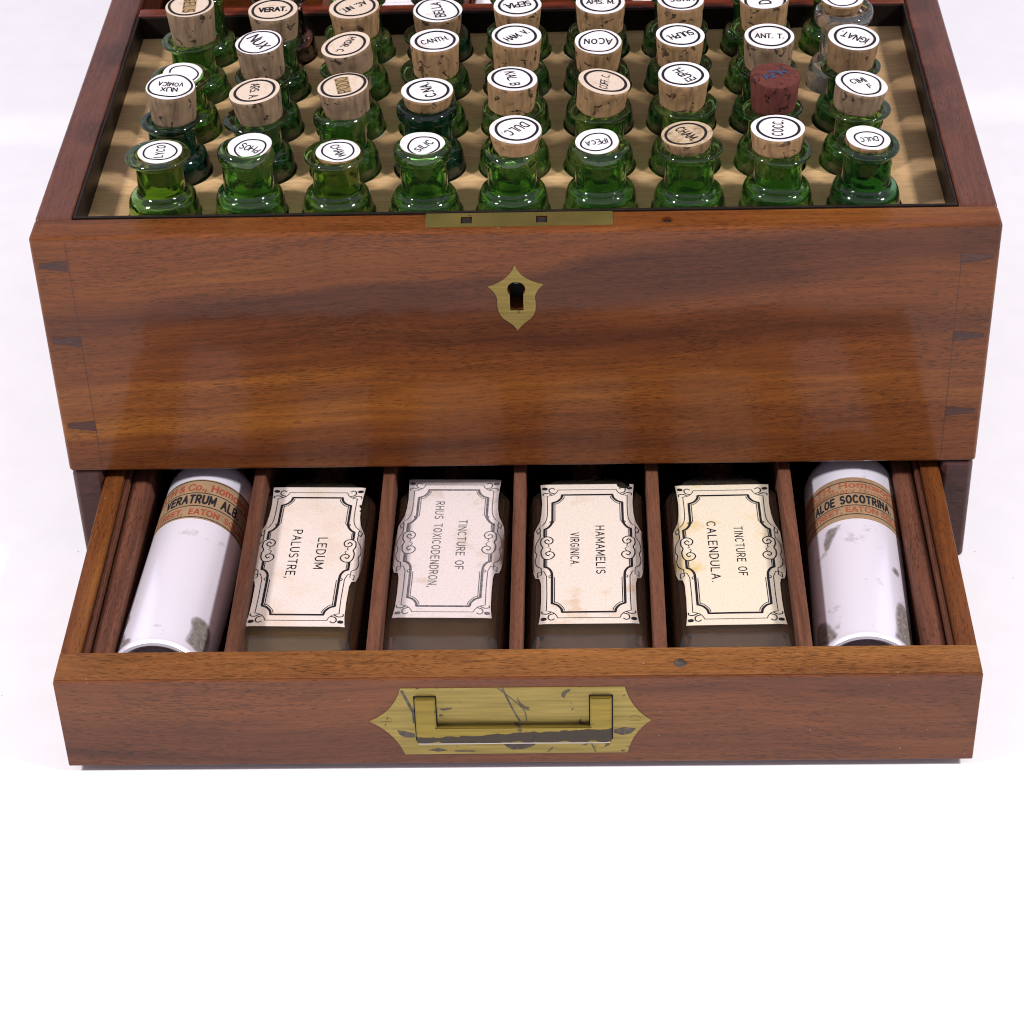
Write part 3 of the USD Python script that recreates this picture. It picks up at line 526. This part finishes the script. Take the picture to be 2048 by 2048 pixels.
bottle(B, 8, 'CIMI', 20, 'green bottle with sloping cork hand lettered CIMI F', True, (96.4, 16.6), 9.6, 'flare', 9.0, GL_GREEN, C_GREY, tilt=(9, 2), rt=7.3, two=('F', -.2, 1.5, 1.4, -2.0), ring=.8)
# third row
bottle(C, 0, '', 0, 'bright green bottle with torn flush label hidden behind the NUX VOMICA cork', True, (-96.2, 10.6), 10.4, 'flare', 8.7, GO, tilt=(6, 4), ring=.74)
bottle(C, 1, 'NUX', -42, 'green bottle with grey cork hand lettered NUX alone', True, (-73.4, 20.2), 10.6, 'flare', 8.6, GD, C_GREY, tilt=(-1, 3), rt=6.8, ring=.88)
bottle(C, 2, 'HYDR. C.', -130, 'green bottle with cork leaning left, printed HYDR. C.', False, (-48.5, 19.0), 12.2, 'flare', 8.2, GL_GREEN, C_GREY, tilt=(-8, 3), rt=7.2, paperm=P_CREAM, bold=.13, body_label=(-70, -10))
bottle(C, 3, 'CANTH.', 14, 'green bottle with white topped cork printed CANTH.', False, (-23.0, 20.0), 10.6, 'flare', 9.2, GL_GREEN, C_TAN, tilt=(1, 2), rt=7.1, paperm=P_WHITE, bold=.12)
bottle(C, 4, 'HAM. V.', 30, 'green bottle with pitted cork printed HAM. V.', False, (.5, 21.1), 11.6, 'flare', 8.7, GL_GREEN, C_TAN, tilt=(2, 2), rt=7.2, paperm=P_WHITE, bold=.15, body_label=(-80, -15))
bottle(C, 5, 'ACON', 181, 'dark green bottle with cork boldly hand lettered ACON upside down', True, (23.8, 18.6), 10.6, 'flare', 8.8, GD, C_TAN, tilt=(2, 3), rt=6.9, ring=.84)
bottle(C, 6, 'SULPH.', 198, 'dark green bottle with upright white topped cork printed SULPH.', False, (47.2, 20.1), 11.6, 'flare', 8.6, GD, C_TAN, tilt=(1, 2), rt=7.0, paperm=P_WHITE, bold=.15)
bottle(C, 7, 'ANT. T.', -2, 'green bottle with cork printed ANT. T. behind the red cork', False, (72.4, 19.6), 10.8, 'flare', 8.7, GD, C_GREY, tilt=(2, 2), rt=7.2, paperm=P_WHITE, bold=.13, body_label=(-150, -100))
bottle(C, 8, 'IGNAT.', 160, 'dark green bottle with dark mottled cork printed IGNAT.', False, (96.5, 18.7), 10.2, 'flare', 8.7, GD, C_BROWN, tilt=(5, 2), rt=7.4, paperm=P_WHITE, bold=.13)
# fourth row
bottle(Dd, 0, 'GELS', -85, 'green bottle with wide flat lip and a cork bearing a pasted strip printed GELS', False, (-96.3, 20.7), 10.2, 'flare', 9.0, GL_GREEN, C_GREY, tilt=(0, 2), rt=7.2, paperm=P_CREAM, strip=True, ring=.88, bold=.12)
bottle(Dd, 1, 'VERAT.', 2, 'green bottle with cork printed VERAT. in bold letters', False, (-71.9, 18.7), 10.8, 'collar', 8.0, GD, C_GREY, tilt=(-1, 2), rt=7.4, paperm=P_CREAM, bold=.22)
bottle(Dd, 2, 'AC. NIT.', 205, 'green bottle with cork printed AC. NIT. upside down', False, (-47.9, 19.2), 11.4, 'flare', 8.6, GL_GREEN, C_TAN, tilt=(-2, 2), rt=7.5, paperm=P_CREAM, bold=.15)
bottle(Dd, 3, 'BELLA', 112, 'dark green bottle with broad cork hand lettered BELLA, body label behind it', True, (-23.3, 17.7), 10.4, 'flare', 9.2, GD, C_BROWN, tilt=(3, 4), rt=7.3, ring=.86)
bottle(Dd, 4, 'SEPIA.', 190, 'green bottle with cork printed SEPIA. upside down', False, (.3, 18.9), 10.8, 'flare', 8.6, GD, C_TAN, tilt=(0, 2), rt=7.1, bold=.15, body_label=(-80, -10))
bottle(Dd, 5, 'APIS. M.', 0, 'green bottle with pitted cork printed APIS. M.', False, (24.7, 19.5), 11.0, 'flare', 8.8, GD, C_TAN, tilt=(0, 2), rt=7.3, paperm=P_WHITE, bold=.14, body_label=(-160, -100))
bottle(Dd, 6, 'HYOS.', 183, 'green bottle with tan cork printed HYOS. upside down at the top edge', False, (48.2, 19.9), 11.4, 'flare', 8.8, GD, C_TAN, tilt=(0, 3), rt=6.9, paperm=P_WHITE, bold=.14)
bottle(Dd, 7, 'D.', 95, 'green bottle with damaged cork showing a dark gouge, its letter D at the top edge', False, (72.6, 20.2), 11.0, 'flare', 9.0, GL_GREEN, C_TAN, tilt=(-1, 2), rt=7.3, bold=.12, off=(0, -3))
bottle(Dd, 8, '', 200, 'colourless clear glass bottle with cork inside its neck, right end of the fourth row', True, (95.4, 19.6), 16.6, 'collar', 8.6, GL_CLEAR, C_TAN, tilt=(0, 2), rt=6.4, ring=.8)
# back row: corks above the frame
back = [('green bottle with torn white label behind the GELS cork', GL_GREEN, 14.5, 14.0), ('colourless greyish glass bottle behind the VERAT. cork', GL_GREY, 20, 12), ('green bottle behind the AC. NIT. cork', GL_GREEN, 20, 11.5), ('blackish green bottle behind the BELLA cork', GT, 20, 11), ('green bottle behind the SEPIA. cork', GL_GREEN, 20, 11), ('green bottle behind the APIS. M. cork', GD, 20, 11.5), ('dark green bottle behind the HYOS. cork', GD, 20, 11), ('green bottle behind the gouged cork', GD, 20, 11), ('vivid green bottle behind the clear glass one', GL_GREEN, 20, 11)]
for c, (lb, gm, tz, lz) in enumerate(back):
    bottle(E, c, '', 0, lb, c == 0, (XS[c] + rng.uniform(-.4, .4), tz), lz, 'flare', 8.7, gm, tilt=(rng.uniform(-2, 2), 2), rt=7.1, body_label={2: (-75, -20), 5: (-160, -110), 6: (-150, -110)}.get(c))

# ------------------------------------------------------------------ flat tincture bottles in the drawer
HW, HZ, FW, CH = 17.0, 10.3, 12.9, 4.6     # half width, half thickness, half width of the flat face, chamfer (mm)
def flat_bottle(g_=0.0, neck=True):
    """A chamfered flat bottle lying on its back, base at y = 0, neck towards +y; g_ shrinks it evenly for the inside."""
    r = .75 if not g_ else .5
    hw, hz, fw, zb = HW - g_ - r, HZ - g_ - r, FW - g_ * .45 - r * .4, HZ - CH - g_ * .4
    far = 70.0
    pts = [(sx * fw, y, sz * hz) for sx in (-1, 1) for sz in (-1, 1) for y in (10.0 + g_ * .4, far + 4)]
    pts += [(sx * (fw + 2.1 - g_ * .2), y, sz * (hz - .75)) for sx in (-1, 1) for sz in (-1, 1) for y in (9.4 + g_ * .4, far + 2)]
    pts += [(sx * hw, g_ + r, sz * zb) for sx in (-1, 1) for sz in (-1, 1)]
    for a in np.linspace(0, math.pi, 11):
        pts += [(hw * math.cos(a), far + (13.5 - g_ - r) * math.sin(a), sz * zb) for sz in (-1, 1)]
        pts += [(fw * math.cos(a), far + 2 + (8.5 - g_ * .6) * math.sin(a), sz * hz) for sz in (-1, 1)]
    sp = Manifold.sphere(r, 12)
    m = Manifold.batch_hull([sp.translate(p) for p in pts])
    if neck:
        m = m + Manifold.cylinder(16, 6.4 - g_ * .8, 6.1 - g_ * .8, 32).rotate((-90, 0, 0)).translate((0, far + 10, 0))
        if not g_: m = m + Manifold.cylinder(2.6, 8, 8, 32).rotate((-90, 0, 0)).translate((0, far + 24, 0))
    return m
LAB = [(0, 13.5), (4, 13.2), (9, 12.95), (14, 13.1), (17.5, 13.6), (20, 14.6), (21.5, 15.1), (25, 15.35), (29, 15.5), (33, 15.55), (37, 15.4), (40, 15.1), (42.2, 14.6), (42.8, 13.5), (45, 13.05), (52, 12.95), (58, 13.1), (61, 13.4), (62, 13.6)]
def label_shape(notch=None):
    r = [(w, v) for v, w in LAB]; s = Polygon(r + [(-a, b) for a, b in r[::-1]])
    if notch: s = s.difference(Polygon(notch))
    return s
def label_print():
    thin, med, thick = [], [], []
    def both(lst, pts, sp=True): 
        P = spline(pts) if sp else np.array(pts, float)
        for sx in (1, -1): lst.append(LineString(P * [sx, 1]))
    # heavy inner frame: top and bottom bars, concave corners, legs broken by the side scrolls
    for v0, sg in ((5.0, 1), (57.2, -1)):
        thick.append(LineString([(-7.2, v0), (7.2, v0)]))
        both(thick, [(7.2, v0), (7.5, v0 + sg * 1.5), (8.6, v0 + sg * 3.0), (10.0, v0 + sg * 3.7)])
        both(thin, [(6.6, v0 + sg * .7), (6.9, v0 + sg * 1.9), (8.2, v0 + sg * 3.7), (9.4, v0 + sg * 4.4)])
    both(thick, [(10.0, 8.7), (10.0, 17.0)], False); both(thin, [(9.3, 8.9), (9.3, 17.2)], False)
    both(thick, [(10.0, 17), (10.3, 18.6), (11.2, 20.2), (12.2, 21.0)]); both(thin, [(9.6, 17.3), (9.9, 18.2), (10.5, 18.2), (10.7, 17.5), (10.2, 17.2)])
    both(thick, [(12.2, 21.2), (12.2, 24.2)], False); both(thin, [(11.6, 21.2), (11.6, 24.4)], False)
    both(med, [(12.0, 24.3), (10.6, 24.6), (9.8, 25.8), (10.3, 27.4), (11.6, 27.4), (12.1, 26.4), (11.4, 25.6), (10.9, 26.3)]); both(med, [(11.8, 24.3), (13.0, 25.4), (13.2, 27.6), (12.7, 29.2), (13.1, 30.8), (12.9, 33.0), (12.0, 34.4), (10.4, 34.2), (9.4, 32.8), (9.8, 31.4), (11.0, 31.0), (11.8, 31.8), (11.3, 32.8), (10.7, 32.4)])
    both(thin, [(11.2, 27.6), (10.9, 28.6), (11.3, 29.0)]); both(thin, [(10.8, 30.8), (10.4, 29.9), (10.9, 29.4)])
    both(thick, [(12.1, 34.6), (12.1, 37.6)], False); both(thin, [(11.5, 34.6), (11.5, 37.8)], False)
    both(thick, [(12.1, 37.8), (11.0, 38.4), (10.2, 40.0), (10.0, 42.0)]); both(thin, [(10.2, 42.2), (10.6, 42.6), (10.9, 42.0), (10.5, 41.5)])
    both(thick, [(10.0, 42), (10.0, 53.5)], False); both(thin, [(9.3, 42.4), (9.3, 53.2)], False)
    # thin outer frame with corner curls
    for v0, sg in ((2.6, 1), (59.6, -1)):
        thin.append(LineString([(-8.4, v0), (8.4, v0)]))
        both(thin, [(8.4, v0), (8.9, v0 + sg * 1.3), (9.9, v0 + sg * 2.4), (11.4, v0 + sg * 2.9), (11.6, v0 + sg * 3.2)])
        both(med, [(9.4, v0 + sg * 1.8), (10.7, v0 + sg * 1.2), (11.0, v0 - sg * .2), (10.2, v0 - sg * .9), (9.4, v0 - sg * .4)]); both(med, [(10.2, v0 + sg * 2.4), (11.4, v0 + sg * 1.6), (12.6, v0 + sg * 1.8), (12.7, v0 + sg * 2.6)])
        for sx in (1, -1): thick.append(LineString([(sx * 12.0, v0 - sg * .5), (sx * 12.4, v0 - sg * .6)]).buffer(.28).boundary)
    both(thin, [(11.5, 5.8), (11.4, 12), (11.6, 16), (12.4, 18.6), (13.6, 20.0)]); both(thin, [(13.6, 20.0), (13.3, 21.8), (14.1, 22.6), (14.5, 20.9), (13.6, 20)], False)
    both(thin, [(13.5, 22.2), (13.4, 24.5), (14.5, 27), (14.8, 30), (14.3, 32), (14.7, 34.5), (14.2, 37), (13.0, 38.4)]); both(thin, [(13.0, 38.4), (12.9, 41.2), (14.0, 42), (14.0, 40.0), (12.2, 39.9), (11.5, 42.0), (11.4, 50), (11.5, 56.2)], False)
    return unary_union([l.buffer(.11) for l in thin] + [l.buffer(.17) for l in med] + [l.buffer(.34) for l in thick]).simplify(.015)
FRAME = label_print()
def drape(shape, z_lift, c, zc, y0, yaw, thick):
    """Lays a label-space shape (u right, v towards the viewer from the top edge) over the bottle's rounded face."""
    v, f = poly_mesh(shape, thick)
    m = trimesh.Trimesh(v, f, process=False)
    if z_lift < .1:
        m2 = m.subdivide_to_size(2.0); v, f = np.array(m2.vertices), np.array(m2.faces)
    u, w, h = v[:, 0], v[:, 1], v[:, 2]
    q_ = np.abs(u); z = HZ - np.where(q_ < FW + .3, 0, np.where(q_ < FW + 2.2, (q_ - FW - .3) * .40, .76 + (q_ - FW - 2.2) * 1.5))
    P = np.stack([u, -w, z + z_lift + h], 1); f = f[:, ::-1]
    a = math.radians(yaw); P = np.stack([P[:, 0] * math.cos(a) - P[:, 1] * math.sin(a) + c, P[:, 0] * math.sin(a) + P[:, 1] * math.cos(a) + y0, P[:, 2] + zc], 1)
    return P * MM, f
LP = [paper('bottle_label_ledum', (.55, .47, .435), (.49, .38, .30), .5, .8, 60, .1), paper('bottle_label_rhus', (.52, .445, .44), (.42, .33, .28), .58, .75, 110, .5), paper('bottle_label_hamamelis', (.55, .47, .42), (.46, .33, .22), .58, .72, 75, 1.3), paper('bottle_label_calendula', (.56, .485, .39), (.50, .36, .14), .56, .68, 48, .77)]
def tincture(i, c, y0, yaw, label, lines, ink, liquid, notch=None):
    zc = -108.5 + HZ + .1
    t = thing('tincture_bottle', label, 'bottle', (c * MM, -.030, -.1085), 'flat labelled bottles lying in the drawer')
    a = math.radians(yaw)
    def put(mesh):
        v, f = tris(mesh); v = v + [0, -72.5, 0]
        return np.stack([v[:, 0] * math.cos(a) - v[:, 1] * math.sin(a) + c, v[:, 0] * math.sin(a) + v[:, 1] * math.cos(a), v[:, 2] + zc], 1) * MM, f
    vo, fo = tris(flat_bottle(0)); vi, fi = tris(flat_bottle(1.9))
    obj('glass', put(join((vo, fo), (vi, fi[:, ::-1]))), GL_FLINT, t, smooth=32)
    obj('tincture', put(flat_bottle(2.15, False).trim_by_plane((0, 0, -1), -7.2)), liquid, t, smooth=30)
    obj('stopper', put(Manifold.cylinder(12, 4.4, 5.2, 24).rotate((-90, 0, 0)).translate((0, 91, 0))), C_TAN, t)
    lb = obj('paper_label', drape(label_shape(notch), .05, c, zc, y0, yaw, .10), LP[i], t, smooth=30)
    txt = []
    for s, u, v0, v1, h in lines:
        l = lettering(s, h * .9, gap=.34, thick=.135); b = l.bounds; l = affinity.scale(l, (v1 - v0) / (b[2] - b[0]), 1, origin=(0, 0))
        l = affinity.rotate(l, 90, origin=(0, 0)); l = affinity.scale(l, -1, 1, origin=(0, 0))
        txt.append(affinity.translate(l, u, (v0 + v1) / 2))
    sh = unary_union([FRAME.intersection(label_shape(notch).buffer(-.1))])
    obj('printed_border', drape(sh, .17, c, zc, y0, yaw, .03), ink, lb, smooth=False)
    obj('lettering', drape(unary_union(txt), .17, c, zc, y0, yaw, .03), ink, lb, smooth=False)
INK_GREY = plain('faded_black_ink', (.10, .09, .10), .7, .2, var=.6, scale=1500)
tincture(0, -58.6, 3.6, -1.6, 'flat tincture bottle lying in the drawer, labelled LEDUM PALUSTRE, olive liquid inside', [('LEDUM', 3.6, 23.5, 37.5, 2.7), ('PALUSTRE,', -3.9, 20, 41.5, 2.7)], M_INK, L_OLIVE, [(15, 8.2), (12.4, 8.2), (12.5, 9.4), (13.2, 10), (12.6, 11.2), (13.4, 12), (15, 12.2)])
tincture(1, -19.2, 6.6, -1.3, 'flat tincture bottle labelled TINCTURE OF RHUS TOXICODENDRON in faded print', [('TINCTURE OF', 3.4, 19, 41.5, 2.5), ('RHUS TOXICODENDRON,', -3.6, 10.5, 49, 2.5)], INK_GREY, L_BROWN)
tincture(2, 19.2, 3.6, 0, 'flat tincture bottle labelled HAMAMELIS VIRGINICA, its label nicked at the top right', [('HAMAMELIS', 3.5, 19.5, 41, 2.6), ('VIRGINICA.', -3.7, 22.5, 37.5, 2.5)], M_INK, L_BROWN, [(8.6, -1), (8.6, .7), (9.4, 1.9), (11.6, 2.2), (12.3, 1.4), (12.3, -1)])
tincture(3, 58.1, 2.6, .7, 'flat tincture bottle labelled TINCTURE OF CALENDULA with yellow stains', [('TINCTURE OF', 3.3, 19.5, 41.5, 2.5), ('CALENDULA.', -4.2, 17, 44, 2.6)], M_INK, L_BROWN)

# ------------------------------------------------------------------ cylindrical tins
TR = 13.2
def wrap(mesh, lift):
    v, f = tris(mesh); a = v[:, 0] / TR
    return np.stack([(TR + lift + v[:, 2]) * np.sin(a), v[:, 1], (TR + lift + v[:, 2]) * np.cos(a)], 1), f
def strip(s0, s1, a0, a1, t=.03, n=60):
    s = np.linspace(s0, s1, n); V = np.vstack([np.stack([s, np.full(n, a), np.full(n, z)], 1) for z in (0, t) for a in (a0, a1)]); F = []
    for i in range(n - 1): F += [(2 * n + i, 2 * n + i + 1, 3 * n + i + 1, 3 * n + i), (i, n + i, n + i + 1, i + 1), (2 * n + i, i, i + 1, 2 * n + i + 1), (n + i, 3 * n + i, 3 * n + i + 1, n + i + 1)]
    return V, np.array(F)
def bent_text(text, h, bold, s_mid, a0, width=None):
    m = meshkit.text_mesh(text, h, .03, bold); v = np.array(m.vertices); b = v.min(0), v.max(0)
    k = (width / (b[1][0] - b[0][0])) if width else 1.0
    v[:, 0] = (v[:, 0] - (b[0][0] + b[1][0]) / 2) * k + s_mid; v[:, 1] += a0
    m2 = trimesh.Trimesh(v, m.faces, process=False)
    return np.array(m2.vertices), np.array(m2.faces)
def tin(base, tip, label, band, rows, patches):
    t = thing('medicine_tin', label, 'tin', (base[0] * MM, base[1] * MM + .03, -.1085), 'white metal tins lying at the drawer ends')
    d = np.array(tip) - np.array(base); yaw = math.atan2(-d[0], d[1]); zc = -108.5 + TR + .1
    def put(mesh):
        v, f = tris(mesh); c, s = math.cos(yaw), math.sin(yaw)
        return np.stack([v[:, 0] * c - v[:, 1] * s + base[0], v[:, 0] * s + v[:, 1] * c + base[1], v[:, 2] + zc], 1) * MM, f
    def axial(profile, seg=72):
        v, f = lathe(profile, seg); return np.stack([v[:, 0], v[:, 2], -v[:, 1]], 1), f
    R = TR
    body = [(0, 2.6), (9.4, 2.3), (10.4, 1.6), (11.2, .5), (12.0, .05), (12.8, .2), (R, .9), (R + .05, 1.6), (R - .12, 2.2), (R, 2.8), (R, 20), (R, 40), (R, 60), (R, 78)] + bez((R, 78), (R, 82.5), (R - 4, 85), 8)[1:] + [(8, 86), (7.6, 87), (7.6, 94), (0, 94)]
    bd = obj('tin_body', put(axial(body)), M_TIN, t, smooth=40)
    lbl = obj('paper_band', put(wrap(strip(-27, 27, *band, t=.12), .0)), P_KRAFT, t, smooth=40)
    for kind, args in rows:
        if kind == 'line': obj('ruled_line', put(wrap(strip(-26, 26, args - .16, args + .16), .14)), M_INK, lbl, smooth=40)
        elif len(args) == 5:
            l = lettering(args[0], args[1], gap=.34, thick=.27); b = l.bounds
            l = affinity.translate(affinity.scale(l, args[4] / (b[2] - b[0]), 1, origin=(0, 0)), args[2], args[3] + args[1] / 2)
            m = trimesh.Trimesh(*poly_mesh(l, .03), process=False).subdivide_to_size(1.0)
            obj('lettering', put(wrap((np.array(m.vertices), np.array(m.faces)), .14)), kind, lbl, smooth=False)
        else: obj('lettering', put(wrap(bent_text(*args), .14)), kind, lbl, smooth=False)
    for pts in patches:  # grey-brown patches with soft edges laid over the tin
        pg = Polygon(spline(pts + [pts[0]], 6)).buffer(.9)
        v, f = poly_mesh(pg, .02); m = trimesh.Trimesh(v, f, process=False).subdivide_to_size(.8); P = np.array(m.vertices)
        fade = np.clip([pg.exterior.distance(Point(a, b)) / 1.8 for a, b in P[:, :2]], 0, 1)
        wp = obj('worn_patch', put(wrap((P, np.array(m.faces)), .02)), M_TINPATCH, bd, smooth=False)
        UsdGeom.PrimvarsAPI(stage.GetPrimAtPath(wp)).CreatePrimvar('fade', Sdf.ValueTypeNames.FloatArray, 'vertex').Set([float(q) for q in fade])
y1 = 72.0
tin((-96.2, -71), (-91.4, 5), 'white metal tin lying at the left end of the drawer, banded VERATRUM ALB.', (53.5, 71.6),
    [('line', 71.0), ('line', 65.2), ('line', 59.2), ('line', 54.1), (M_RED, ('HEATH & Co., Homœopathic', 3.1, True, 3.0, 66.4, 42)), (M_INK, ('VERATRUM ALB.', 3.4, 1.6, 60.6, 23.5)), (M_RED, ('STREET,  EATON  SQUARE', 2.5, True, 3.0, 55.3, 33))],
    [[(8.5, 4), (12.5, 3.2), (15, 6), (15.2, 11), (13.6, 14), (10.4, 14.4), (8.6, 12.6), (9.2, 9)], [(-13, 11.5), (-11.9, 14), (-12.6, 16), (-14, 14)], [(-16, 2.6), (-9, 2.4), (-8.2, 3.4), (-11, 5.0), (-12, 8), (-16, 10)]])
tin((92.6, -71), (95.8, 5), 'white metal tin lying at the right end of the drawer, banded ALOE SOCOTRINA.', (50.0, 69.0),
    [('line', 67.0), ('line', 61.6), ('line', 56.0), ('line', 52.0), (M_BROWNRED, ('HEATH, Homœopathic', 2.5, True, 0.5, 64.2, 40)), (M_BROWNRED, ('Veterinary Homœopath', 1.7, False, 2.0, 62.0, 34)), (M_INK, ('ALOE SOCOTRINA.', 3.2, -.9, 57.2, 24)), (M_BROWNRED, ('STREET, EATON SQUARE', 2.3, True, 1.5, 53.0, 33))],
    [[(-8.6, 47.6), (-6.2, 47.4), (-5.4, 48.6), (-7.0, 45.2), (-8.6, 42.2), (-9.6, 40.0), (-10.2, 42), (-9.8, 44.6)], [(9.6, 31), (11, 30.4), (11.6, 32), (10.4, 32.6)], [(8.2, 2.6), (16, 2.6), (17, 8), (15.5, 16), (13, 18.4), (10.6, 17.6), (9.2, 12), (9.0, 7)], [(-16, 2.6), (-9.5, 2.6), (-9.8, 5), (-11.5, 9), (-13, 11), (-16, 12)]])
